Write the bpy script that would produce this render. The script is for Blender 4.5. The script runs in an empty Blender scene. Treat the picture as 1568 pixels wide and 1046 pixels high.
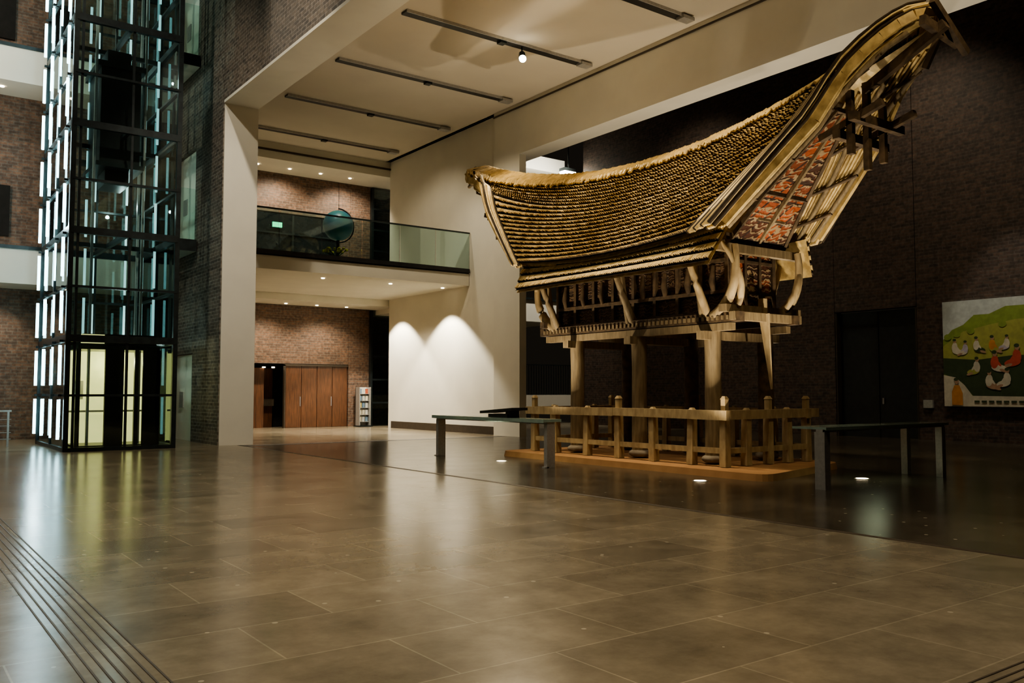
import bpy, math, random
from mathutils import Vector, Matrix
random.seed(7)
S = bpy.context.scene
try:
    S.view_settings.look = 'AgX - Medium High Contrast'
    S.view_settings.exposure = 0.2
except Exception: pass

# ------------------------------------------------------------------ materials
def new_mat(name):
    m = bpy.data.materials.new(name); m.use_nodes = True
    nt = m.node_tree
    return m, nt, nt.nodes, nt.links, nt.nodes["Principled BSDF"]

def mat(name, c1, c2=None, rough=0.6, metal=0.0, scale=6.0, bump=0.0, stretch=(1,1,1), emit=None, es=0.0, spec=0.5, detail=4):
    m, nt, N, L, P = new_mat(name)
    P.inputs["Roughness"].default_value = rough
    P.inputs["Metallic"].default_value = metal
    P.inputs["Specular IOR Level"].default_value = spec
    if c2 is None: c2 = tuple(c*0.8 for c in c1)
    geo = N.new("ShaderNodeNewGeometry")
    mp = N.new("ShaderNodeMapping"); mp.inputs["Scale"].default_value = stretch
    L.new(geo.outputs["Position"], mp.inputs["Vector"])
    nz = N.new("ShaderNodeTexNoise"); nz.inputs["Scale"].default_value = scale; nz.inputs["Detail"].default_value = detail
    L.new(mp.outputs["Vector"], nz.inputs["Vector"])
    cr = N.new("ShaderNodeValToRGB")
    cr.color_ramp.elements[0].position = 0.35; cr.color_ramp.elements[1].position = 0.65
    cr.color_ramp.elements[0].color = (*c2, 1); cr.color_ramp.elements[1].color = (*c1, 1)
    L.new(nz.outputs["Fac"], cr.inputs["Fac"])
    L.new(cr.outputs["Color"], P.inputs["Base Color"])
    if bump:
        b = N.new("ShaderNodeBump"); b.inputs["Strength"].default_value = bump; b.inputs["Distance"].default_value = 0.03
        L.new(nz.outputs["Fac"], b.inputs["Height"]); L.new(b.outputs["Normal"], P.inputs["Normal"])
    if emit:
        P.inputs["Emission Color"].default_value = (*emit, 1); P.inputs["Emission Strength"].default_value = es
    return m

def brick_mat(name, a, b, mortar, bw=0.3, bh=0.1):
    m, nt, N, L, P = new_mat(name)
    P.inputs["Roughness"].default_value = 0.6
    geo = N.new("ShaderNodeNewGeometry"); sp = N.new("ShaderNodeSeparateXYZ")
    L.new(geo.outputs["Position"], sp.inputs[0])
    ad = N.new("ShaderNodeMath"); ad.operation = 'ADD'
    L.new(sp.outputs["X"], ad.inputs[0]); L.new(sp.outputs["Y"], ad.inputs[1])
    cb = N.new("ShaderNodeCombineXYZ"); L.new(ad.outputs[0], cb.inputs["X"]); L.new(sp.outputs["Z"], cb.inputs["Y"])
    br = N.new("ShaderNodeTexBrick"); br.inputs["Scale"].default_value = 1.0
    br.inputs["Brick Width"].default_value = bw; br.inputs["Row Height"].default_value = bh
    br.inputs["Mortar Size"].default_value = 0.013; br.inputs["Bias"].default_value = -0.1
    br.inputs["Color1"].default_value = (*a, 1); br.inputs["Color2"].default_value = (*b, 1); br.inputs["Mortar"].default_value = (*mortar, 1)
    L.new(cb.outputs[0], br.inputs["Vector"])
    nz = N.new("ShaderNodeTexNoise"); nz.inputs["Scale"].default_value = 9; nz.inputs["Detail"].default_value = 3
    L.new(geo.outputs["Position"], nz.inputs["Vector"])
    mr = N.new("ShaderNodeMapRange"); mr.inputs["To Min"].default_value = 0.6; mr.inputs["To Max"].default_value = 1.4
    mr.inputs["From Min"].default_value = .3; mr.inputs["From Max"].default_value = .7
    L.new(nz.outputs["Fac"], mr.inputs["Value"])
    mx = N.new("ShaderNodeVectorMath"); mx.operation = 'SCALE'
    L.new(br.outputs["Color"], mx.inputs[0]); L.new(mr.outputs[0], mx.inputs["Scale"])
    L.new(mx.outputs[0], P.inputs["Base Color"])
    bp = N.new("ShaderNodeBump"); bp.inputs["Strength"].default_value = 0.6; bp.inputs["Distance"].default_value = 0.02; bp.invert = True
    L.new(br.outputs["Fac"], bp.inputs["Height"]); L.new(bp.outputs["Normal"], P.inputs["Normal"])
    return m

def floor_mat():
    m, nt, N, L, P = new_mat("polished_stone_slabs")
    geo = N.new("ShaderNodeNewGeometry"); sp = N.new("ShaderNodeSeparateXYZ"); L.new(geo.outputs["Position"], sp.inputs[0])
    br = N.new("ShaderNodeTexBrick"); br.inputs["Scale"].default_value = 1.0
    br.inputs["Brick Width"].default_value = 1.3; br.inputs["Row Height"].default_value = 0.8
    br.inputs["Mortar Size"].default_value = 0.006; br.inputs["Bias"].default_value = 0.0
    br.inputs["Color1"].default_value = (0.222, 0.186, 0.130, 1); br.inputs["Color2"].default_value = (0.160, 0.134, 0.094, 1)
    br.inputs["Mortar"].default_value = (0.28, 0.24, 0.17, 1)
    L.new(geo.outputs["Position"], br.inputs["Vector"])
    nz = N.new("ShaderNodeTexNoise"); nz.inputs["Scale"].default_value = 1.6; nz.inputs["Detail"].default_value = 10; nz.inputs["Roughness"].default_value = .7
    L.new(geo.outputs["Position"], nz.inputs["Vector"])
    mr = N.new("ShaderNodeMapRange"); mr.inputs["From Min"].default_value = .3; mr.inputs["From Max"].default_value = .7
    mr.inputs["To Min"].default_value = .65; mr.inputs["To Max"].default_value = 1.3
    L.new(nz.outputs["Fac"], mr.inputs["Value"])
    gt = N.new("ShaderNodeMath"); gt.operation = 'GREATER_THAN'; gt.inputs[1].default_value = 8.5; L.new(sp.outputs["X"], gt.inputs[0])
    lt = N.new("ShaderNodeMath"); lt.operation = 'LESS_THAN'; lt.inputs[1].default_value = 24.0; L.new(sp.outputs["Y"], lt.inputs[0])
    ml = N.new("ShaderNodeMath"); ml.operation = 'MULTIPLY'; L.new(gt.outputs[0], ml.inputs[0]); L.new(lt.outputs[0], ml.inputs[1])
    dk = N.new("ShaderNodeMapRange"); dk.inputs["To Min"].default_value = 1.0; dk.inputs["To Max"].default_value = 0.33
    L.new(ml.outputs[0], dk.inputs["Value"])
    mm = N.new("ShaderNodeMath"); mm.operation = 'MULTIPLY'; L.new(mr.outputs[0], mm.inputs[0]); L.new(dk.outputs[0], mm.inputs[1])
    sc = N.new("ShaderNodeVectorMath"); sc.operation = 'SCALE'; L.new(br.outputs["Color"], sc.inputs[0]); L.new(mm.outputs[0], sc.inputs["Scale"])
    vo = N.new("ShaderNodeTexVoronoi"); vo.inputs["Scale"].default_value = 3.0; L.new(geo.outputs["Position"], vo.inputs["Vector"])
    vl = N.new("ShaderNodeMath"); vl.operation = 'LESS_THAN'; vl.inputs[1].default_value = 0.06; L.new(vo.outputs["Distance"], vl.inputs[0])
    mc = N.new("ShaderNodeMix"); mc.data_type = 'RGBA'; mc.inputs["B"].default_value = (0.36, 0.32, 0.24, 1)
    L.new(vl.outputs[0], mc.inputs["Factor"]); L.new(sc.outputs[0], mc.inputs["A"])
    L.new(mc.outputs["Result"], P.inputs["Base Color"])
    r2 = N.new("ShaderNodeMapRange"); r2.inputs["To Min"].default_value = .15; r2.inputs["To Max"].default_value = .26
    L.new(nz.outputs["Fac"], r2.inputs["Value"]); L.new(r2.outputs[0], P.inputs["Roughness"])
    P.inputs["Specular IOR Level"].default_value = 0.30
    return m

def glass_mat(name, tint=(0.75, 0.9, 0.9), refl=0.12):
    m, nt, N, L, P = new_mat(name)
    N.remove(P)
    out = N["Material Output"]
    tr = N.new("ShaderNodeBsdfTransparent"); tr.inputs[0].default_value = (*tint, 1)
    gl = N.new("ShaderNodeBsdfGlossy"); gl.inputs["Roughness"].default_value = 0.03; gl.inputs["Color"].default_value = (.9, 1, 1, 1)
    fr = N.new("ShaderNodeFresnel"); fr.inputs["IOR"].default_value = 1.5
    ad = N.new("ShaderNodeMath"); ad.operation = 'ADD'; ad.inputs[1].default_value = refl*0.3; ad.use_clamp = True
    L.new(fr.outputs[0], ad.inputs[0])
    mx = N.new("ShaderNodeMixShader"); L.new(ad.outputs[0], mx.inputs[0]); L.new(tr.outputs[0], mx.inputs[1]); L.new(gl.outputs[0], mx.inputs[2])
    L.new(mx.outputs[0], out.inputs["Surface"])
    return m

def carve_mat(name, red, dark, light, sc=7.0):
    m, nt, N, L, P = new_mat(name)
    P.inputs["Roughness"].default_value = 0.7
    geo = N.new("ShaderNodeNewGeometry"); sp = N.new("ShaderNodeSeparateXYZ"); L.new(geo.outputs["Position"], sp.inputs[0])
    ad = N.new("ShaderNodeMath"); ad.operation = 'ADD'; L.new(sp.outputs["X"], ad.inputs[0]); L.new(sp.outputs["Y"], ad.inputs[1])
    cb = N.new("ShaderNodeCombineXYZ"); L.new(ad.outputs[0], cb.inputs["X"]); L.new(sp.outputs["Z"], cb.inputs["Y"])
    br = N.new("ShaderNodeTexBrick"); br.offset = 0; br.inputs["Scale"].default_value = 1
    br.inputs["Brick Width"].default_value = .34; br.inputs["Row Height"].default_value = .34; br.inputs["Mortar Size"].default_value = .03
    br.inputs["Color1"].default_value = (*red, 1); br.inputs["Color2"].default_value = (*dark, 1); br.inputs["Mortar"].default_value = (*dark, 1)
    L.new(cb.outputs[0], br.inputs["Vector"])
    wv = N.new("ShaderNodeTexWave"); wv.wave_type = 'RINGS'; wv.inputs["Scale"].default_value = sc; wv.inputs["Distortion"].default_value = 9
    wv.inputs["Detail"].default_value = 2; wv.inputs["Detail Scale"].default_value = 2
    L.new(cb.outputs[0], wv.inputs["Vector"])
    g = N.new("ShaderNodeMath"); g.operation = 'GREATER_THAN'; g.inputs[1].default_value = .78; L.new(wv.outputs["Fac"], g.inputs[0])
    mx = N.new("ShaderNodeMix"); mx.data_type = 'RGBA'; mx.inputs["B"].default_value = (*light, 1)
    L.new(g.outputs[0], mx.inputs["Factor"]); L.new(br.outputs["Color"], mx.inputs["A"]); L.new(mx.outputs["Result"], P.inputs["Base Color"])
    bp = N.new("ShaderNodeBump"); bp.inputs["Strength"].default_value = .6; bp.inputs["Distance"].default_value = .02
    L.new(wv.outputs["Fac"], bp.inputs["Height"]); L.new(bp.outputs["Normal"], P.inputs["Normal"])
    return m

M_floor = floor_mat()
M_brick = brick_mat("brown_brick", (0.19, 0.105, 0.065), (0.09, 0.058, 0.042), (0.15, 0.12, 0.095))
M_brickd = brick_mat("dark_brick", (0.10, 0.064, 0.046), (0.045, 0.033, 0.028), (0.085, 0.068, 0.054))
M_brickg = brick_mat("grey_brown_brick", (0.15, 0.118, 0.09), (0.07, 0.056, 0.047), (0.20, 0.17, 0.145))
M_white = mat("cream_plaster", (0.74, 0.705, 0.60), (0.70, 0.665, 0.57), rough=.75, scale=1.2)
M_ceil = mat("ceiling_plaster", (0.63, 0.57, 0.46), (0.59, 0.53, 0.43), rough=.8, scale=.5)
M_black = mat("black_metal", (0.012, 0.012, 0.013), (0.02, 0.02, 0.02), rough=.4)
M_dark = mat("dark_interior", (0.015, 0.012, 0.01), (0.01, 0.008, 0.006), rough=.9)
M_dglass = mat("dark_window_pane", (0.012, 0.016, 0.018), rough=.15)
M_steel = mat("brushed_steel", (0.50, 0.49, 0.46), (0.42, 0.41, 0.39), rough=.4, metal=.5, scale=20)
M_frame = mat("dark_steel_frame", (0.035, 0.045, 0.045), (0.025, 0.03, 0.03), rough=.35, metal=.4)
M_door = mat("brown_wood_door", (0.14, 0.06, 0.028), (0.08, 0.036, 0.018), rough=.35, scale=3, stretch=(6, 6, .7))
M_base = mat("dark_skirting", (0.06, 0.045, 0.03), rough=.5)
M_glass = glass_mat("clear_glass", (0.90, 0.97, 0.955), .1)
M_glassd = glass_mat("tinted_glass", (0.74, 0.85, 0.84), .12)
M_glassg = mat("green_glass_top", (0.30, 0.40, 0.34), (.26,.35,.30), rough=.12)
M_tube = mat("cool_light_tube", (1, 1, 1), rough=.5, emit=(0.55, 0.92, 1.0), es=6)
M_glow = mat("cool_glow_strip", (1, 1, 1), rough=.5, emit=(0.36, 0.75, 0.78), es=.8)  # self-lit colour for shaft reflections and window mullions, not a lamp
M_dl = mat("warm_downlight_lens", (1, 1, 1), rough=.5, emit=(1, .82, .55), es=10)
M_lampw = mat("spot_lamp_lens", (1, 1, 1), rough=.5, emit=(1, .93, .75), es=40)
M_cab = mat("lit_cabin_panel", (.6, .6, .3), rough=.5, emit=(.95, .85, .33), es=.9)
M_exit = mat("exit_green", (0, .5, .2), rough=.5, emit=(.1, 1, .4), es=1.6)
M_wood = mat("weathered_pale_wood", (0.46, 0.35, 0.19), (0.31, 0.225, 0.115), rough=.75, scale=9, bump=.25, stretch=(1, 1, .35))
M_woodd = mat("aged_dark_wood", (0.13, 0.084, 0.042), (0.06, 0.039, 0.021), rough=.75, scale=7, bump=.3)
M_post = mat("round_post_wood", (0.28, 0.21, 0.115), (0.18, 0.13, 0.068), rough=.7, scale=6, bump=.25, stretch=(3, 3, .4))
M_bam = mat("bamboo_golden", (0.74, 0.57, 0.27), (0.52, 0.38, 0.16), rough=.5, scale=9, bump=.1)
M_bamd = mat("bamboo_weathered", (0.70, 0.52, 0.23), (0.38, 0.26, 0.10), rough=.55, scale=5, bump=.1)
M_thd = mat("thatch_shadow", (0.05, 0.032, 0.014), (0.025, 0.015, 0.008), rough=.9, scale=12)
M_red = carve_mat("painted_gable_panels", (.36, .085, .025), (.05, .024, .013), (.34, .24, .13), 3)
M_carve = carve_mat("carved_side_panels", (.10, .05, .025), (.04, .024, .014), (.15, .095, .05), 4)
M_clay = mat("orange_clay_base", (0.38, 0.21, 0.09), (0.31, 0.165, 0.068), rough=.85, scale=3)
M_stone = mat("footing_stone", (.34, .3, .24), (.24, .2, .16), rough=.9, scale=5, bump=.5)

# ------------------------------------------------------------------ mesh builder
class B:
    def __init__(s): s.v=[]; s.f=[]; s.m=[]; s.mats=[]; s.sm=[]
    def mi(s, m):
        if m not in s.mats: s.mats.append(m)
        return s.mats.index(m)
    def add(s, vs, fs, m, smooth=False):
        o=len(s.v); s.v.extend([tuple(v) for v in vs]); k=s.mi(m)
        for f in fs: s.f.append([i+o for i in f]); s.m.append(k); s.sm.append(smooth)
    def box(s, x0,x1,y0,y1,z0,z1,m):
        vs=[(x0,y0,z0),(x1,y0,z0),(x1,y1,z0),(x0,y1,z0),(x0,y0,z1),(x1,y0,z1),(x1,y1,z1),(x0,y1,z1)]
        s.add(vs,[(0,3,2,1),(4,5,6,7),(0,1,5,4),(1,2,6,5),(2,3,7,6),(3,0,4,7)],m)
    def beam(s,p,q,w,h,m,w2=None,h2=None):
        p=Vector(p);q=Vector(q);d=(q-p).normalized()
        up=Vector((0,0,1)) if abs(d.z)<.9 else Vector((0,1,0))
        r=d.cross(up).normalized(); u=r.cross(d).normalized()
        w2=w if w2 is None else w2; h2=h if h2 is None else h2
        vs=[]
        for c,a,b in((p,w/2,h/2),(q,w2/2,h2/2)):
            vs+= [c-r*a-u*b,c+r*a-u*b,c+r*a+u*b,c-r*a+u*b]
        s.add(vs,[(0,1,2,3),(7,6,5,4),(0,4,5,1),(1,5,6,2),(2,6,7,3),(3,7,4,0)],m)
    def tube(s,pts,rad,m,n=8,smooth=True):
        pts=[Vector(p) for p in pts]
        if not hasattr(rad,'__len__'): rad=[rad]*len(pts)
        vs=[];fs=[]
        for i,p in enumerate(pts):
            d=(pts[min(i+1,len(pts)-1)]-pts[max(i-1,0)]).normalized()
            up=Vector((0,0,1)) if abs(d.z)<.9 else Vector((0,1,0))
            r=d.cross(up).normalized();u=r.cross(d).normalized()
            for k in range(n):
                a=2*math.pi*k/n
                vs.append(p+r*math.cos(a)*rad[i]+u*math.sin(a)*rad[i])
        for i in range(len(pts)-1):
            for k in range(n):
                fs.append((i*n+k,i*n+(k+1)%n,(i+1)*n+(k+1)%n,(i+1)*n+k))
        s.add(vs,fs,m,smooth)
        s.add(vs[:n],[tuple(range(n))],m); s.add(vs[-n:],[tuple(range(n))[::-1]],m)
    def sphere(s,c,r,m,nu=20,nv=12,sc=(1,1,1)):
        vs=[];fs=[]
        for j in range(nv+1):
            t=math.pi*j/nv
            for i in range(nu):
                a=2*math.pi*i/nu
                vs.append((c[0]+r*sc[0]*math.sin(t)*math.cos(a),c[1]+r*sc[1]*math.sin(t)*math.sin(a),c[2]+r*sc[2]*math.cos(t)))
        for j in range(nv):
            for i in range(nu):
                fs.append((j*nu+i,(j+1)*nu+i,(j+1)*nu+(i+1)%nu,j*nu+(i+1)%nu))
        s.add(vs,fs,m,True)
    def make(s,name,parent=None):
        me=bpy.data.meshes.new(name); me.from_pydata(s.v,[],s.f)
        for m in s.mats: me.materials.append(m)
        me.polygons.foreach_set("material_index",s.m); me.polygons.foreach_set("use_smooth",s.sm)
        me.update()
        o=bpy.data.objects.new(name,me); S.collection.objects.link(o)
        if parent: o.parent=parent
        return o
def empty(name):
    e=bpy.data.objects.new(name,None); S.collection.objects.link(e); return e
def spot(name,loc,tgt,power,ang,col=(1,.8,.55),blend=.6,rad=.12,parent=None):
    l=bpy.data.lights.new(name,'SPOT'); l.energy=power; l.spot_size=math.radians(ang); l.spot_blend=blend; l.color=col; l.shadow_soft_size=rad
    o=bpy.data.objects.new(name,l); S.collection.objects.link(o); o.location=loc
    o.rotation_euler=(Vector(tgt)-Vector(loc)).to_track_quat('-Z','Y').to_euler()
    if parent: o.parent=parent
    return o
def point(name,loc,power,col=(1,.8,.55),rad=.06,parent=None):
    l=bpy.data.lights.new(name,'POINT'); l.energy=power; l.color=col; l.shadow_soft_size=rad
    o=bpy.data.objects.new(name,l); S.collection.objects.link(o); o.location=loc
    if parent: o.parent=parent
    return o
def simple(name,boxes):
    b=B()
    for bx in boxes: b.box(*bx)
    return b.make(name)
def each(name,boxes):
    for bx in boxes: simple(name,[bx])

# ------------------------------------------------------------------ room shell
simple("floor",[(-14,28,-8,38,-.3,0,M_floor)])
each("wall_spotlit",[(17.7,18.1,24.9,32.9,0,11.3,M_white),(17.5,17.78,23.4,24.9,0,9.55,M_white)])
simple("trim_hall_beam",[(17.5,18.3,-8,24.9,9.55,11.3,M_white),(17.46,17.5,-8,24.9,11.12,11.17,M_base)])
simple("baseboard_spotlit",[(17.66,17.7,24.9,32.6,0,.28,M_base)])
simple("ceiling_hall",[(8.9,17.7,-8,32.9,11.3,11.6,M_ceil)])
b=B()
b.box(8.0,8.9,24.6,25.6,0,9.72,M_white); b.box(7.9,8.0,24.64,27.18,0,17,M_brickg); b.box(8.0,8.9,25.6,27.18,0,11.6,M_brickg)
b.box(7.93,8.0,24.6,24.64,0,9.72,M_white)
b.make("trim_column")
b=B()
b.box(7.9,8.9,-8,24.6,9.72,9.8,M_white); b.box(7.9,8.05,-8,24.64,9.8,17,M_brickg); b.box(8.05,8.9,-8,25.6,9.8,11.6,M_white)
b.make("trim_front_beam")
each("wall_lift_lobby",[(7.9,8.2,30.02,31.5,0,17,M_brickg),(7.9,8.2,27.2,30,2.66,6.1,M_brickg),(7.9,8.2,27.2,30,9.01,11.8,M_brickg),(7.9,8.2,27.2,30,14.61,17,M_brickg)])
for z0,z1 in((0,2.64),(6.12,8.99),(11.82,14.59)):
    b=B()
    b.box(8.0,8.1,27.22,29.98,z0,z1,M_white)
    b.box(7.93,8.0,27.22,27.30,z0,z1,M_steel); b.box(7.93,8.0,29.9,29.98,z0,z1,M_steel)
    b.box(7.97,8.0,28.3,28.7,z0+1.0,z0+1.5,M_steel)
    b.make("door_lift_lobby")
b=B()
for z in(5.75,11.45):
    b.box(6.7,7.88,26.9,30,z,z+.3,M_white); b.box(6.7,6.74,26.9,30,z+.3,z+1.5,M_glass); b.box(6.7,7.88,26.88,26.9,z,z+.35,M_frame)
    b.box(6.7,7.88,26.9,26.93,z+.35,z+1.9,M_glass)
b.make("lift_landing_bridge")

each("wall_gallery_back",[(8.2,12.3,35,35.3,0,11.3,M_brick),(12.3,16.85,35,35.3,2.68,6,M_brick),(16.86,17.84,35,35.3,0,11.3,M_brick),
 (12.3,16.3,35,35.3,9.0,11.3,M_brick),(16.32,16.85,35,35.3,6,11.3,M_brick)])
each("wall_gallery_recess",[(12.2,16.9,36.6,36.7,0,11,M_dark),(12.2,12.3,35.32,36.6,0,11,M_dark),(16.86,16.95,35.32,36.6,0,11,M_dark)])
b=B()
for z0,z1 in((0,5.1),(5.9,10.6)):
    b.box(17.95,19.6,34.9,35.0,z0,z1,M_glassd); b.box(17.85,17.95,34.85,35.1,z0,z1,M_frame)
    for k in range(1,5): b.box(17.9,19.6,34.86,34.95,z0+k*(z1-z0)/5-.04,z0+k*(z1-z0)/5+.04,M_frame)
b.make("window_1")
simple("wall_gallery_far",[(17.9,19.8,35.6,35.7,0,11,M_brick)])
each("ceiling_gallery",[(8.2,19.6,26.9,32.98,5.39,5.6,M_white),(8.9,19.6,33.0,34.85,5.12,5.6,M_white)])
each("floor_gallery",[(8.2,19.6,26.9,35,5.6,5.9,M_white)])
each("trim_gallery_fascia",[(8.9,17.68,26.74,26.9,5.39,5.82,M_white),(8.9,17.68,26.76,26.86,5.82,6.02,M_black)])
each("ceiling_gallery_upper",[(8.2,19.6,32.9,35,10.65,11.6,M_white),(8.9,17.7,32.84,32.9,10.95,11.02,M_base)])
b=B()
for i in range(6):
    x0=8.95+i*1.455; b.box(x0,x0+1.43,26.68,26.70,6.0,7.3,M_glassd)
b.box(8.95,17.66,26.66,26.72,7.3,7.35,M_frame); b.box(8.95,17.66,26.66,26.72,5.86,6.0,M_black)
b.make("glass_balustrade")
b=B()
for k in range(4):
    x0=14.02+k*.7025; b.box(x0+.01,x0+.69,35.05,35.12,0.01,2.6,M_door)
    if k%2==0: b.box(x0+.64,x0+.66,35.02,35.05,.9,1.3,M_steel)
b.box(13.95,14.0,34.99,35.15,0,2.63,M_base); b.box(13.95,16.84,34.99,35.15,2.58,2.66,M_base)
b.make("door_wood_double")
b=B()
b.box(12.35,13.3,35.6,35.66,0,2.5,M_door); b.box(13.3,13.9,36.2,36.26,0,2.5,M_door); b.box(13.05,13.9,36.0,36.1,.9,1.2,M_base)
for x in(12.7,13.2,13.6): b.box(x,x+.12,35.5,35.55,2.5,2.55,M_dl)
b.make("door_cloakroom")
b=B()
b.box(12.32,12.4,35.0,35.1,6,8.98,M_frame)
b.box(12.32,16.28,35.05,35.1,6,8.95,M_dglass); b.box(14.2,14.28,35.0,35.05,6,8.95,M_frame); b.box(12.32,16.28,34.99,35.04,8.1,8.16,M_frame)
b.make("window_2")
b=B()
for y in(11.4,15.4,19.4,23.4,27.3,31.2):
    b.box(10.8,17.1,y-.14,y+.14,11.24,11.31,M_black)
    b.box(10.8,17.1,y-.17,y-.14,11.22,11.31,M_steel)
    b.box(16.65,17.05,y-.24,y+.04,11.16,11.24,M_steel)
    b.box(13.8,14.0,y-.1,y+.1,11.17,11.24,M_frame)
tr=b.make("ceiling_light_track")
b=B(); b.tube([(14.6,19.4,11.24),(14.6,19.4,11.05)],.02,M_frame); b.tube([(14.6,19.4,11.05),(14.5,19.25,10.85)],[.09,.11],M_frame,12); b.sphere((14.49,19.22,10.83),.1,M_lampw,12,8)
b.make("ceiling_spotlight")
b=B()
for x in[9.6+i*1.35 for i in range(6)]:
    b.tube([(x,34.2,5.12),(x,34.2,5.09)],.06,M_dl,10)
    b.tube([(x,34.0,10.65),(x,34.0,10.62)],.06,M_dl,10)
for x in(9.8,12.4,15.0,17.2): b.tube([(x,27.8,5.39),(x,27.8,5.36)],.06,M_dl,10)
b.make("recessed_downlights")

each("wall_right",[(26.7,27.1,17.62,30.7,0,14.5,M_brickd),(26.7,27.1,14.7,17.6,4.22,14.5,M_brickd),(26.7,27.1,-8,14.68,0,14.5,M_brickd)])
b=B()
b.box(26.95,27.05,14.72,16.13,0,4.18,M_black); b.box(26.95,27.05,16.17,17.58,0,4.18,M_black)
b.box(26.72,26.95,14.7,14.75,0,4.2,M_base); b.box(26.72,26.95,17.55,17.6,0,4.2,M_base)
b.tube([(26.9,16.0,1.1),(26.9,16.0,1.3)],.03,M_steel)
b.make("door_dark_double")
simple("wall_keypad",[(26.62,26.7,14.2,14.5,1.0,1.25,M_steel)])
simple("ceiling_right_hall",[(18.3,27.1,-8,38,14.5,14.8,M_base),(17.5,18.3,-8,38,11.3,14.8,M_white)])
each("wall_stair_hall",[(18.1,28,37,37.3,0,14.5,M_brick),(18.1,27.9,33.5,37,4.9,5.95,M_white),(18.1,27.9,33.5,37,12.4,13.1,M_white),
 (18.1,27.9,33.42,33.5,5.95,6.05,M_frame),(18.3,27.9,32.6,32.9,.7,1.35,M_white)])
b=B()
b.box(18.4,27.9,32.7,32.74,2.75,2.8,M_frame)
for i in range(63): x=18.4+i*.15; b.box(x,x+.03,32.7,32.73,1.35,2.75,M_frame)
b.make("stair_hall_railing")
b=B(); b.tube([(26.3,31.3,14.5),(26.3,31.3,12.0)],.03,M_frame); b.box(25.9,26.65,31.1,31.5,11.85,12.0,M_frame); b.box(25.92,26.6,31.12,31.48,11.5,11.85,M_lampw)
b.make("ceiling_floodlight")

simple("wall_far_left",[(-14,7.9,31.5,31.8,0,17,M_brick)])
b=B()
for z in(4.75,10.9):
    b.box(-14,7.85,29.9,31.5,z,z+1.05,M_white)
    b.box(-14,7.85,29.86,29.9,z+1.05,z+1.15,M_frame)
    for x in(-3,-1,0,1,2,3): b.tube([(x,30.6,z),(x,30.6,z-.03)],.07,M_dl,10)
b.make("trim_gallery_parapet")
b=B()
for (z0,z1) in((6.6,7.9),(12.9,14.1)):
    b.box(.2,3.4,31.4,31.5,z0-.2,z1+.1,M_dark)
    for x in(.6,.95,1.3,1.9,2.2,2.8): b.box(x,x+.06,31.36,31.4,z0,z1,M_glow)  # white mullions, their brightness put into the material as emission
b.make("window_3")
b=B()
b.box(-3,3.2,27.6,27.64,.95,1.0,M_steel)
for x in(-2.8,-1.3,.2,1.7,3.1): b.box(x,x+.05,27.6,27.64,0,.95,M_steel)
for k in range(4): b.box(-3,3.2,27.61,27.63,.2+k*.18,.215+k*.18,M_steel)
b.make("steel_handrail")
simple("wall_left",[(-14.3,-14,-8,31.8,0,17,M_brickg)])
simple("wall_back",[(-14,28,-8.3,-8,0,17,M_brickg)])
simple("ceiling_foyer",[(-14,8,-8,31.8,17,17.3,M_white)])

b=B()
for k in range(7): b.box(.95+k*.06,.961+k*.06,-2,30,0,.004,M_base)
for k in range(7): b.box(2.5,12,1.95+k*.06,1.961+k*.06,0,.004,M_base)
b.make("floor_tactile_strip")
simple("trim_floor_joint",[(8.42,8.5,-8,24.5,0,.003,M_base),(8.42,17.4,24.0,24.3,0,.003,M_black)])

# ------------------------------------------------------------------ glass lift
L=empty("glass_elevator")
b=B()
X0,X1,Y0,Y1,H=4.0,6.6,24.3,28.6,16.5
for x in(X0,4.16,5.4,X1):
    w=.12 if x in(X0,X1) else .06
    for y in(Y0,Y1): b.box(x-w/2,x+w/2,y-w/2,y+w/2,0,H,M_frame)
for y in(26.4,):
    for x in(X0,X1): b.box(x-.05,x+.05,y-.05,y+.05,0,H,M_frame)
z=0;k=0
while z<H:
    h=.18 if k%2==0 else .06
    if k==0: h=.1
    b.box(X0,X1,Y0-.07,Y0+.05,z,z+h,M_frame); b.box(X0,X1,Y1-.05,Y1+.05,z,z+h,M_frame)
    b.box(X0-.06,X0+.05,Y0,Y1,z,z+h,M_frame); b.box(X1-.05,X1+.05,Y0,Y1,z,z+h,M_frame)
    if k%2==0 and k: b.box(5.25,5.35,Y0,Y1,z,z+.12,M_frame); b.box(X0,X1,26.4,26.5,z,z+.12,M_frame)
    z+=1.38;k+=1
for x,y in((4.6,25.0),(5.9,25.2),(4.7,27.6),(6.1,26.6)): b.box(x,x+.06,y,y+.1,0,H,M_steel)
b.make("steel_frame",L)
b=B()
b.box(X0+.06,X1-.06,Y0-.02,Y0,.1,H,M_glass); b.box(X0-.02,X0,Y0,Y1,.1,H,M_glass); b.box(X1,X1+.02,Y0,Y1,.1,H,M_glass); b.box(X0,X1,Y1,Y1+.02,.1,H,M_glass)
b.make("glass_panes",L)
b=B()
for y,r in((24.62,.038),(25.75,.025),(27.2,.04),(28.5,.04)):
    z=.3
    while z<H-1:
        b.tube([(X0-.12,y,z),(X0-.12,y,z+1.0)],r,M_tube,8)
        b.box(X0-.14,X0,y-.03,y+.03,z+1.08,z+1.14,M_frame)
        z+=1.38
for x,y in((4.5,28.4),(5.3,28.4),(6.2,28.4),(6.45,26.0),(6.45,27.4),(4.75,26.6)):
    z=.3
    while z<H-1:
        b.box(x-.03,x+.03,y-.02,y+.02,z,z+1.05,M_glow); z+=1.38  # dim strips added inside the shaft, glow standing for cyan reflections
b.make("light_tubes",L)
b=B()
b.box(4.75,5.75,25.0,26.6,7.6,10.2,M_black); b.box(4.65,5.85,24.9,26.7,7.5,7.62,M_frame); b.box(4.65,5.85,24.9,26.7,10.2,10.35,M_frame)
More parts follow.
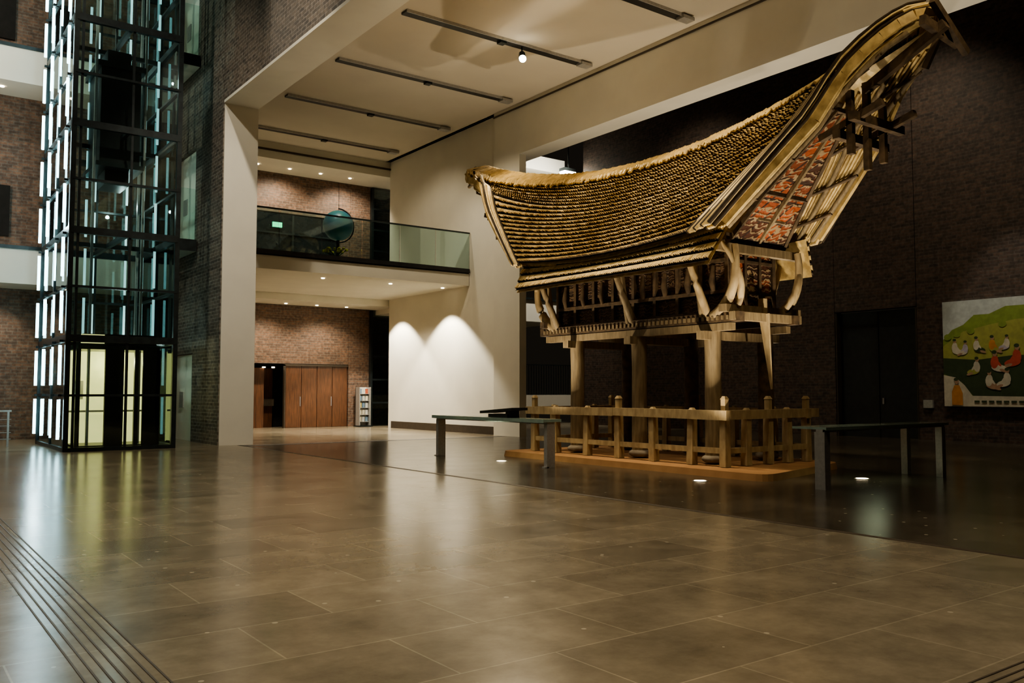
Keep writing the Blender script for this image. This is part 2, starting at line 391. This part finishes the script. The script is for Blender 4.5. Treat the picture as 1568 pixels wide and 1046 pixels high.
b.box(4.95,5.55,25.3,26.3,10.35,10.8,M_black); b.tube([(5.25,25.8,10.8),(5.25,25.8,H)],.03,M_frame)
b.box(4.95,5.55,25.3,26.3,7.1,7.5,M_black)
b.make("lift_car_upper",L)
b=B()
b.box(4.3,6.3,26.1,26.2,.1,2.65,M_cab); b.box(4.3,6.3,24.6,26.1,2.6,2.7,M_frame); b.box(4.3,6.3,24.6,26.1,.06,.12,M_frame)
for x in(4.3,4.98,5.7,6.25): b.box(x-.05,x+.05,24.5,24.6,.1,2.6,M_black)
b.box(4.98,5.38,24.48,24.52,.1,2.6,M_black); b.box(5.85,6.3,24.5,24.54,.1,2.6,M_black)
b.box(4.3,6.3,26.0,26.04,.95,1.0,M_steel); b.box(4.5,4.7,26.05,26.1,1.3,1.8,M_white); b.box(5.5,5.62,25.98,26.0,.9,1.9,M_steel)
b.box(4.4,6.2,24.6,26,2.72,3.0,M_frame)
b.box(4.35,4.9,24.52,24.58,2.75,2.98,M_cab)
b.make("lift_car_lower",L)
for z in(2.0,6,10,14):
    point("tube_glow",(3.6,26.2,z),40,(.7,.95,1),.05,L)
    point("shaft_glow",(5.9,27.6,z+1),30,(.72,.95,.93),.05,L)
point("cabin_lamp",(5.3,25.4,2.3),40,(1,.88,.45),.05,L)

# ------------------------------------------------------------------ gallery objects
b=B()
M_globe=mat("globe_ocean_blue",(0.03,0.14,0.22),(0.05,0.18,0.17),rough=.35,scale=2.2)
b.sphere((13.5,29,7.5),.55,M_globe,32,20)
b.tube([(13.5,29,5.9),(13.5,29,5.96)],.35,M_black,20); b.tube([(13.5,29,5.96),(13.5,29,6.96)],[.06,.06],M_black,10)
arc=[(13.5+.62*math.cos(a),29,7.5+.62*math.sin(a)) for a in[math.radians(d) for d in range(-90,100,15)]]
b.tube(arc,.025,M_frame,6)
b.make("large_globe")
b=B()
M_yel=mat("yellow_petals",(.75,.7,.1),rough=.6); M_leaf=mat("flower_leaves",(.05,.12,.03),rough=.6)
b.tube([(12.8,27.6,5.9),(12.8,27.6,6.1)],[.15,.22],M_black,14)
for i in range(22):
    x=12.8+random.uniform(-.45,.45);y=27.6+random.uniform(-.25,.25);z=6.32+random.uniform(-.05,.10)
    b.tube([(12.8,27.6,6.08),(x,y,z)],.01,M_leaf,4); b.sphere((x,y,z),.05,M_yel,8,5)
b.make("potted_yellow_flowers")
b=B(); b.box(13.3,13.7,34.86,34.93,8.35,8.55,M_exit); b.box(13.28,13.72,34.93,34.98,8.33,8.57,M_frame); b.make("exit_sign")
b=B()
b.box(17.05,17.09,34.3,34.7,.02,1.7,M_steel); b.box(17.56,17.6,34.3,34.7,.02,1.7,M_steel); b.box(17.05,17.6,34.66,34.7,.02,1.7,M_white); b.box(17.0,17.65,34.2,34.75,0,.05,M_frame)
cols=[(.7,.65,.5),(.5,.12,.06),(.65,.65,.6),(.2,.3,.4),(.7,.55,.2)]
ms=[mat("leaflet_%d"%i,c,rough=.5) for i,c in enumerate(cols)]
for r in range(5):
    z=.2+r*.3; b.box(17.09,17.56,34.4,34.66,z,z+.02,M_steel)
    for k in range(3): b.box(17.11+k*.15,17.23+k*.15,34.45,34.48,z+.02,z+.23,random.choice(ms))
b.make("brochure_rack")

# ------------------------------------------------------------------ barrier tables
b=B(); zt=.95
for y in(13.65,17.75):
    b.box(10.85,11.05,y-.05,y+.05,0,.86,M_steel); b.box(10.8,10.9,y-.05,y+.05,0,.02,M_steel)
b.box(10.86,11.04,13.6,17.8,.86,.90,M_steel); b.box(10.75,11.2,13.58,17.82,.90,.955,M_glassg); b.box(10.74,10.75,13.58,17.82,.885,.955,M_glassg)
b.make("glass_barrier_table")
b=B()
b.box(11.83,11.97,8.02,8.2,0,.88,M_steel)
for y in(8.1,8.75): b.box(15.35,15.47,y-.06,y+.06,0,.88,M_steel)
b.box(11.83,15.47,8.05,8.17,.88,.92,M_steel); b.box(11.83,15.5,8.0,8.6,.92,.955,M_glassg); b.box(11.83,15.5,7.99,8.0,.91,.955,M_glassg); b.box(15.35,15.47,8.1,8.8,.88,.92,M_steel)
b.make("glass_barrier_table.001")
b=B()
b.box(10.82,11.14,14.9,15.6,.957,1.03,M_black)
b.beam((10.98,14.68,1.14),(10.98,15.85,1.06),.42,.055,M_black); b.box(10.85,11.1,14.85,15.0,.957,1.12,M_black)
b.make("display_tablet")

# ------------------------------------------------------------------ platform, uplights
b=B()
def outline(z,ins=0):
    cs=[(12.05+ins,9.25+ins),(15.55-ins,10.15+ins),(15.6-ins,16.95-ins),(12.05+ins,16.95-ins)]
    o=[];n=len(cs);r=.4
    for i in range(n):
        p=Vector(cs[i]);a=(Vector(cs[i-1])-p).normalized();c=(Vector(cs[(i+1)%n])-p).normalized()
        A=p+a*r;C=p+c*r
        for k in range(6):
            t=k/5; q=(1-t)**2*A+2*t*(1-t)*p+t*t*C; o.append((q.x,q.y,z))
    return o
lo=outline(0); hi=outline(.12,.02); n=len(lo)
b.add(lo+hi,[(i,(i+1)%n,n+(i+1)%n,n+i) for i in range(n)]+[tuple(range(n,2*n)),tuple(range(n))[::-1]],M_clay)
b.make("display_platform")
b=B()
ups=[(11.1,15.5),(11.35,10.1),(13.9,8.7),(17.0,12.0),(17.0,16.0),(14.2,18.3)]  # last three uplights are added for extra ambient light upward
for x,y in ups:
    b.tube([(x,y,0),(x,y,.006)],.13,M_steel,20,False); b.tube([(x,y,.006),(x,y,.01)],.1,M_dl,20,False)
U=b.make("floor_uplights")

# ------------------------------------------------------------------ wooden fence
b=B()
FX0,FX1,FY0,FY1=12.65,15.1,10.65,16.3
def fpost(x,y,tall):
    h=1.42 if tall else 1.2
    dx,dy=random.uniform(-.03,.03),random.uniform(-.03,.03)
    b.beam((x,y,.13),(x+dx,y+dy,1.1),.15,.15,M_wood,.13,.13)
    b.beam((x+dx,y+dy,1.1),(x+dx,y+dy,h-.06),.1,.1,M_wood)
    b.beam((x+dx,y+dy,h-.06),(x+dx,y+dy,h),.12,.12,M_wood,.06,.06)
ys=[10.65,11.45,12.45,13.45,14.45,15.5,16.3]
for i,y in enumerate(ys):
    fpost(FX0,y,y in(10.65,13.45,16.3)); fpost(FX1,y,i%3==0)
for x in(13.25,13.9,14.5): fpost(x,FY0,x==13.9); fpost(x,FY1,False)
for x in(FX0,FX1):
    b.beam((x-.08,FY0-.15,1.07),(x-.08,13.5,1.09),.10,.18,M_wood,.1,.16); b.beam((x-.085,13.505,1.085),(x-.085,FY1+.2,1.07),.10,.17,M_wood)
    b.beam((x-.02,FY0+.05,.42),(x-.02,FY1-.05,.42),.06,.1,M_wood)
for y in(FY0,FY1):
    b.beam((FX0+.05,y-.05,1.075),(FX1+.3,y-.05,1.085),.1,.17,M_wood); b.beam((FX0+.05,y-.02,.42),(FX1-.05,y-.02,.42),.06,.1,M_wood)
b.make("wooden_fence")

# ------------------------------------------------------------------ tongkonan house
Hs=empty("tongkonan_house")
CX,CY=13.9,13.65
def zrf(u): return 6.52+1.2*u**2.0
def pt(side,s,t):
    u=min(abs(s),1.05); 
    Ls=6.45-3.25*t+.5*math.sin(math.pi*min(max(t,0)/.34,1))*(1 if s>0 else .25)
    zr=zrf(u); ze=4.4+.2*u*u
    ex=.85-(.38 if s>0 else .28)*u**3
    g=t-(.10*math.sin(math.pi*min(max(t,0)/.5,1)))*u**3
    return Vector((CX+side*(.12+1.38*max(t,0)**ex),CY+s*Ls,zr+(ze-zr)*g))
def pt2(side,s,t):
    return Vector((CX+side*(1.22+.40*t),CY+s*(3.1-.15*t),4.5+.12*s*s*(1-t)-.6*t))
def nrm(f,side,s,t):
    e=.01; t0=min(max(t,.03),.98)
    a=f(side,s+e,t0)-f(side,s-e,t0); c=f(side,s,t0+e)-f(side,s,t0-e)
    n=a.cross(c).normalized()
    return n if n.x*side>0 else -n
def thatch(b,f,side,s0,s1,rows,cols,th,m1,m2,jit=.25):
    K=4; W=cols*K
    for r in range(rows):
        vs=[];fs=[];fd=[]
        tj=[random.uniform(-jit,jit)/rows for _ in range(cols+1)]
        hj=[random.uniform(.7,1.2) for _ in range(cols+1)]
        for i in range(W+1):
            c=min(i//K,cols); s=s0+(s1-s0)*i/W
            ar=th*hj[c]*(.2+.8*abs(math.sin(math.pi*(i%K)/K)))
            t0=r/rows; t1=min((r+.74)/rows+tj[c]*(1 if r<rows-1 else .4),1.03)
            n=nrm(f,side,s,t0)
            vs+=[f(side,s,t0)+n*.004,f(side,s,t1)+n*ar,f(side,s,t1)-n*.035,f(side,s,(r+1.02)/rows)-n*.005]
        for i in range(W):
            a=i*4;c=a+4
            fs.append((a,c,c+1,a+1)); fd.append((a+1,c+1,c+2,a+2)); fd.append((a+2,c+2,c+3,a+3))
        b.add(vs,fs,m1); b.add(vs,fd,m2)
b=B()
for side in(-1,1):
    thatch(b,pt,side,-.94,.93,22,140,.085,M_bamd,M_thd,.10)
b.make("roof_thatch",Hs)
b=B()
for side in(-1,1): thatch(b,pt2,side,-1,1,4,110,.05,M_bam,M_thd,.06)
b.make("lower_eave",Hs)
b=B()
for side in(-1,1):
    vs=[];fs=[];NS,NT=80,24
    for i in range(NS+1):
        for j in range(NT+1):
            s=-.995+1.99*i/NS;t=j/NT
            vs.append(pt(side,s,t)-nrm(pt,side,s,t)*(.13+(.02 if j%2 else 0)))
    for i in range(NS):
        for j in range(NT):
            a=i*(NT+1)+j; fs.append((a,a+1,a+NT+2,a+NT+1))
    b.add(vs,fs,M_bam)
    vs=[];fs=[]
    for i in range(21):
        s=-1+i/10; vs+=[pt2(side,s,0)-Vector((side*.05,0,.06)),pt2(side,s,1)-Vector((side*.05,0,.06))]
    fs=[(2*i,2*i+1,2*i+3,2*i+2) for i in range(20)]
    b.add(vs,fs,M_bamd)
    for e in(-1,1):
        for q in range(22):
            s=.55+.44*q/21
            b.tube([pt(side,e*s,t/8)-nrm(pt,side,e*s,t/8)*.17 for t in range(1,9)],.028,M_bam if q%4 else M_bamd,5)
        for s in(.72,.86,.985):
            b.tube([pt(side,e*s,t/10)-nrm(pt,side,e*s,t/10)*.23 for t in range(1,11)],.05,M_post,6)
        for t in(.25,.45,.65,.85):
            b.tube([pt(side,e*s/20,t)-nrm(pt,side,e*s/20,t)*.26 for s in range(11,21)],.035,M_woodd,6)
b.make("roof_underside",Hs)
b=B()
for side in(-1,1):
    for e in(-1,1):
        NK=16 if e<0 else 8
        for k in range(NK):
            fr=1-k/(NK-1)
            lift=.10+.035*(k//5) if e<0 else .05+.02*(k%3)
            for lay in((0,1) if k>=NK-6 else (0,)):
                pts=[]
                for j in range(17):
                    t=j/16*1.03
                    s=e*(1-fr*((.045+.15*t) if e<0 else .075))
                    n=nrm(pt,side,s,t); pts.append(pt(side,s,t)+n*(lift-lay*.13))
                b.tube(pts,[(.02+.024*j/16) if e<0 else .034 for j in range(17)],(M_bamd if (k+lay)%2 else M_bam) if k%5 else M_thd,6)
        for j in range(14):
            t=j/14; t2=(j+1)/14
            p=pt(side,e*1.004,t)-nrm(pt,side,e,t)*.05; q=pt(side,e*1.004,t2)-nrm(pt,side,e,t2)*.05
            b.beam(p,q,.07,.16,M_bamd)
b.make("verge_bamboo",Hs)
b=B()
NR=235
for i in range(NR):
    s=-1+2*i/(NR-1)
    l=.085+random.uniform(-.02,.02)+.10*max(0,s)**2
    pts=[]
    for side,t in((-1,l),(-1,l*.55),(-1,.012),(1,.012),(1,l*.55),(1,l)):
        n=nrm(pt,side,s,t)
        p=pt(side,s,t)+n*(.09+random.uniform(0,.02))
        if t==.012: p=pt(side,s,0); p.x=CX+side*.07; p.z+=.12+random.uniform(0,.03)
        pts.append(p)
    b.tube(pts,.031,M_bam if random.random()<.8 else M_bamd,5,False)
b.make("ridge_cap",Hs)
b=B()
for e in(-1,1):
    y=lambda d: CY+e*d
    b.beam((CX-.5,y(6.5),7.45),(CX+.62,y(6.5),7.32),.10,.16,M_woodd)
    b.beam((CX-.35,y(6.6),7.78),(CX+.7,y(6.6),7.15),.10,.12,M_woodd)
    b.beam((CX-.05,y(5.2),6.75),(CX-.05,y(6.65),7.45),.12,.16,M_woodd)
    b.beam((CX+.3,y(6.4),7.5),(CX+.3,y(6.1),6.95),.08,.1,M_woodd)
    for d,z in((5.35,6.15),(5.05,5.9)):
        b.beam((CX-.72,y(d),z),(CX+.85,y(d),z),.12,.15,M_woodd)
    for x in(-.5,0,.5):
        b.beam((CX+x,y(5.2),5.55 if x else 5.35),(CX+x,y(5.2),6.65 if x else 6.9),.1,.11,M_woodd)
    b.beam((CX-.5,y(4.6),5.95),(CX-.5,y(5.8),6.3),.1,.12,M_woodd); b.beam((CX+.5,y(4.6),5.95),(CX+.5,y(5.8),6.3),.1,.12,M_woodd)
    zb,yb=4.25,2.72
    P=[(CX-.85,y(yb),zb),(CX+.85,y(yb),zb),(CX+.62,y(3.5),5.2),(CX-.62,y(3.5),5.2),(CX+.2,y(4.75),6.5),(CX-.2,y(4.75),6.5)]
    b.add(P,[(0,1,2,3),(3,2,4,5)],M_red)
    for a,c in((0,1),(3,2),(5,4),(0,3),(3,5),(1,2),(2,4)):
        b.beam(P[a],P[c],.07,.08,M_woodd)
    b.beam((CX-.4,y(3.15),4.78),(CX+.4,y(3.15),4.78),.05,.05,M_post)
    b.beam((CX,y(yb),zb),(CX,y(4.75),6.5),.06,.07,M_post)
    b.beam((CX-1.25,y(2.85),4.22),(CX+1.25,y(2.85),4.22),.14,.16,M_post)
    b.beam((CX-.95,y(2.8),4.45),(CX+.95,y(2.8),4.45),.1,.12,M_woodd)
b.make("gable_and_prow_frames",Hs)
b=B()
bx0,bx1,by0,by1=13.22,14.58,11.0,16.1
b.box(bx0+.03,bx1-.03,by0+.03,by1-.03,3.0,4.45,M_carve)
b.box(bx0,bx1,by0,by0+.03,3.05,4.35,M_red)
for y in[by0+k*(by1-by0)/8 for k in range(9)]:
    b.box(bx0-.05,bx0+.03,y-.04,y+.04,3.0,4.4,M_woodd); b.box(bx1-.03,bx1+.05,y-.04,y+.04,3.0,4.4,M_woodd)
for z in(3.0,3.4,4.0,4.35):
    b.box(bx0-.06,bx0+.02,by0,by1,z,z+.07,M_woodd)
    b.box(bx0-.02,bx1+.02,by0-.04,by0+.02,z,z+.06,M_woodd)
for x in(bx0,13.66,14.1,bx1-.06): b.box(x,x+.07,by0-.05,by0+.02,3.0,4.4,M_woodd)
for k in range(8):
    y=by0+(k+.5)*(by1-by0)/8
    b.tube([(bx0-.04,y,3.45),(bx0-.07,y+.02,3.65),(bx0-.05,y,3.95)],[.05,.07,.04],M_woodd,6)
b.make("house_body",Hs)
b=B()
for x in(13.05,14.72):
    b.box(x-.09,x+.09,10.55,16.5,2.82,3.0,M_woodd)
    b.box(x-.07,x+.07,10.75,16.3,2.66,2.80,M_post)
for y in(11.3,13.3,15.3):
    b.box(12.75,15.05,y-.09,y+.09,2.5,2.66,M_post)
b.box(12.8,15.1,10.72,10.88,3.0,3.14,M_post); b.box(12.8,15.1,16.15,16.3,3.0,3.14,M_woodd)
b.box(12.9,14.95,10.6,10.72,2.84,3.0,M_post)
b.box(13.1,14.7,10.9,16.2,2.93,2.99,M_woodd)
for k in range(48): b.box(12.93,12.97,10.65+k*.12,10.70+k*.12,2.86,2.94,M_post)
for x in(13.1,14.7):
    for y in(11.3,13.3,15.3):
        r=.165
        b.tube([(x,y,.22),(x,y,1.0),(x+.01,y,2.0),(x,y,2.66)],[r,r*.97,r*.95,r],M_post if x<14 else M_woodd,16)
b.box(13.86,13.98,10.68,10.8,2.9,3.3,M_wood)
b.beam((13.85,10.66,3.0),(14.05,10.66,1.55),.05,.22,M_wood,.03,.03)
b.make("posts_and_floor_frame",Hs)
b=B()
for x in(13.1,14.7):
    for y in(11.3,13.3,15.3):
        b.sphere((x,y,.22),.24,M_stone,12,8,(1,1,.40))
b.make("footing_stones",Hs)
b=B()
def strut(pts,r,m):
    P=[]; R=[]
    pts=[Vector(p) for p in pts]
    for i in range(13):
        t=i/12
        p=(1-t)**2*pts[0]+2*t*(1-t)*pts[1]+t*t*pts[2]; P.append(p); R.append(r*(1.15-.5*t))
    b.tube(P,R,m,9)
for sx in(-1,1):
    X=lambda d: CX+sx*d
    for y in(11.35,13.4,15.9):
        strut([(X(.85),y,2.95),(X(1.1),y,3.4),(X(1.42),y+.02,4.1)],.085,M_wood if y<12 else M_post)
        strut([(X(.9),y+.1,2.95),(X(1.05),y+.1,3.6),(X(1.05),y+.15,4.25)],.06,M_post)
    for e,yy in((-1,11.2),(1,15.95)):
        strut([(X(.85),yy,2.95),(X(1.0),yy+e*.75,3.25),(X(.95),yy+e*.6,4.25)],.10,M_wood)
        strut([(X(.7),yy+e*.35,3.05),(X(.8),yy+e*.9,3.5),(X(1.15),yy+e*.45,4.3)],.07,M_wood)
b.make("curved_struts",Hs)

# ------------------------------------------------------------------ wall poster
b=B()
PX=26.6
def poly(pts,m,d):
    vs=[(PX-.004*d-.02,13.8-(u-1447)*.019,1.5+(600-v)*.0198) for u,v in pts]; b.add(vs,[tuple(range(len(vs)))],m)
def ell(u,v,a,c,m,d,n=14,rot=0):
    cr,sr=math.cos(rot),math.sin(rot)
    poly([(u+a*math.cos(2*math.pi*k/n)*cr-c*math.sin(2*math.pi*k/n)*sr,v+a*math.cos(2*math.pi*k/n)*sr+c*math.sin(2*math.pi*k/n)*cr) for k in range(n)],m,d)
PM=lambda n,c: mat("print_"+n,c,rough=.6)
pw=PM("sky",(.56,.60,.56)); pg=PM("hill_green",(.26,.34,.07)); pd=PM("bush_dark",(.05,.075,.03)); po=PM("orange",(.65,.28,.05)); pr=PM("red",(.55,.10,.06)); pk=PM("skin",(.45,.28,.17)); pc=PM("cream",(.66,.60,.46)); py=PM("olive",(.40,.40,.10)); pl=PM("lilac",(.5,.45,.5))
b.box(PX-.02,26.7,9.4,13.8,1.06,4.25,pw)
poly([(1447,520),(1462,505),(1480,498),(1497,484),(1520,484),(1545,474),(1575,474),(1620,462),(1678,466),(1678,606),(1447,606)],pg,1)
poly([(1447,530),(1480,508),(1520,500),(1560,494),(1620,492),(1678,500),(1678,560),(1447,560)],py,2)
poly([(1447,548),(1500,552),(1560,546),(1678,556),(1678,608),(1495,608),(1475,585),(1447,572)],pd,3)
poly([(1447,622),(1447,574),(1466,578),(1480,590),(1492,606),(1678,608),(1678,622)],pc,4)
for (u,v) in((1455,516),(1470,512),(1492,508),(1540,500),(1575,510),(1600,502)):
    ell(u,v,6,5,pg,5,10)
D=[6]
def fig(u,v,k,c,c2,f=1):
    d=D[0]; D[0]+=.12
    ell(u+5*k*f,v+7*k,9*k,4*k,c2,d,14,.15*f)
    ell(u+10*k*f,v+10*k,5*k,1.8*k,pk,d+.02,10,.3*f)
    ell(u,v,4.6*k,7.5*k,c,d+.04,14,.12*f)
    ell(u+4*k*f,v+1*k,1.6*k,5.5*k,c,d+.06,10,-.7*f)
    ell(u+.5*k,v-9.5*k,2.6*k,3.3*k,pk,d+.08,12)
    ell(u-.2*k,v-11.3*k,2.9*k,2.2*k,pd,d+.1,12)
for a in((1466,532,1,pc,pc,1),(1483,534,.9,pl,pc,-1),(1500,530,1,pc,pd,1),(1524,530,1.05,po,py,1),(1546,528,.9,pc,pl,-1),
         (1560,548,1.35,pr,pr,-1),(1527,556,1.3,pr,pc,1),(1500,562,1.1,pc,py,-1),(1585,536,1,po,pc,1),(1605,545,1.1,pl,pr,1),(1630,550,1.2,pc,po,-1),
         (1518,583,1.2,pc,pk,1),(1545,580,1.15,pc,pc,-1),(1575,585,1.2,pr,pc,1),(1600,588,1,po,pc,-1),(1640,585,1.2,pl,pc,-1),(1655,545,1,po,pr,-1)): fig(*a)
poly([(1460,620),(1460,600),(1464,590),(1472,590),(1477,602),(1477,620)],po,9); ell(1472,603,1.8,7,po,9.2,10,-.6); ell(1468,584,3.4,4.4,pk,9.3,10); ell(1467,581,3.6,2.6,pd,9.4,10)
for k in range(7): poly([(1495+k*11,613),(1503+k*11,613),(1503+k*11,616),(1495+k*11,616)],pd,9)
b.make("wall_poster")

# ------------------------------------------------------------------ lights
W=(1,.87,.67)
for x,y,p in((4,6,2500),(1,12,2000),(6,1,2500),(-4,4,1500),(3.5,17,1300)):
    spot("foyer_fill",(x,y,16.5),(x+.8,y+.8,0),p,75,W,.8,.3)  # unseen spots added overhead to light the foreground floor
spot("column_fill",(5.5,14,15.5),(8.4,24.6,4.5),3600,40,(1,.9,.74),.8,.2)  # unseen spot added to brighten the column face
for x,y in ups[:3]: spot("uplight_beam",(x,y,.05),(13.6,(y+12.5)/2,11),750,85,W,.7,.08,None)
for x,y in ups[3:]: spot("uplight_beam",(x,y,.05),(x-.6,y,11),750,95,W,.8,.08,None)  # beams of the added ambient uplights
WG=(1,.82,.54)
spot("hall_spot",(11.2,19.4,11.0),(13.6,16.8,6.2),1500,50,WG)
spot("hall_spot",(15.5,21.0,11.0),(13.9,16.5,6.5),2000,60,WG)
spot("hall_spot",(10.8,11.4,11.0),(13.2,11.5,5.0),1100,50,WG)
spot("hall_spot",(10.8,15.4,11.0),(13.0,14.0,4.9),1200,50,WG)
spot("hall_spot",(12.0,4.0,11.0),(14.0,9.5,5.5),700,40,WG)
spot("fence_spot",(9.2,9.5,9.6),(12.8,13,1.0),550,50,W,.8)
for y in(31.8,28.0): spot("wall_washer",(16.5,y,5.3),(16.8,y,0),1250,100,(1,.92,.76),.3,.05)
for x in(10.5,13,15.5): spot("gallery_downlight",(x,33.4,5.05),(x,34.4,0),420,125,W,.7)
for x in(10.5,13,15.5): spot("gallery_downlight",(x,29.5,5.3),(x,29.5,0),420,125,W,.7)
for x in(10.5,13.5,16.5): spot("gallery_downlight_upper",(x,33.4,10.55),(x,35.0,7),420,125,W,.7)
spot("hall_spot",(11.5,27.3,11.1),(13.5,29,7.3),300,30,(1,.95,.85))  # small spot added to brighten the globe
spot("hall_spot",(13,27.3,11.1),(16.5,28.5,6),350,90,W)  # fill spot added to lift the upper gallery
spot("hall_spot",(13,23.4,11.1),(16.5,24.5,3),700,100,W)  # fill spot added in place of bounced hall light
spot("flood_beam",(25.8,31.3,11.3),(25.5,34,13),700,150,(1,.97,.88),.8)
spot("poster_spot",(23.5,11.5,10),(26.7,11.8,2.6),480,36,(1,.95,.85))
for x,y in((22.5,6),(22.5,14),(22.5,23)): spot("brick_fill",(x,y,14),(26.7,y+1,5),800,95,W,.9,.3)  # unseen spots added so the dark brick wall reads
spot("stair_hall_fill",(25,30,13.8),(25.8,33.5,4),3500,70,(1,.93,.8),.7)  # unseen spot added to brighten the white slabs behind the pier
point("foyer_gallery_bounce",(0,27,8),450,(1,.9,.76),.05)  # added point fills brightening the left slabs and brick
point("foyer_gallery_bounce",(0.5,27,13.5),450,(1,.9,.76),.05)
spot("lobby_fill",(2,19,15.5),(7.9,26.5,7),1700,50,(1,.92,.78),.8,.2)  # unseen warm spot added to brighten the lift lobby wall
for x in(-2,1,3): spot("foyer_gallery_downlight",(x,30.4,4.65),(x,31.2,0),150,110,W,.7)
w=bpy.data.worlds.new("world"); S.world=w; w.use_nodes=True
w.node_tree.nodes["Background"].inputs[0].default_value=(.5,.42,.3,1); w.node_tree.nodes["Background"].inputs[1].default_value=.02

# ------------------------------------------------------------------ camera
cd=bpy.data.cameras.new("camera"); cam=bpy.data.objects.new("camera",cd); S.collection.objects.link(cam)
cd.sensor_width=36; cd.lens=36*1340/1568; cd.clip_end=200
cam.location=(0,0,1.5); cam.rotation_euler=(math.radians(93.29),0,math.radians(-36.3))
S.camera=cam
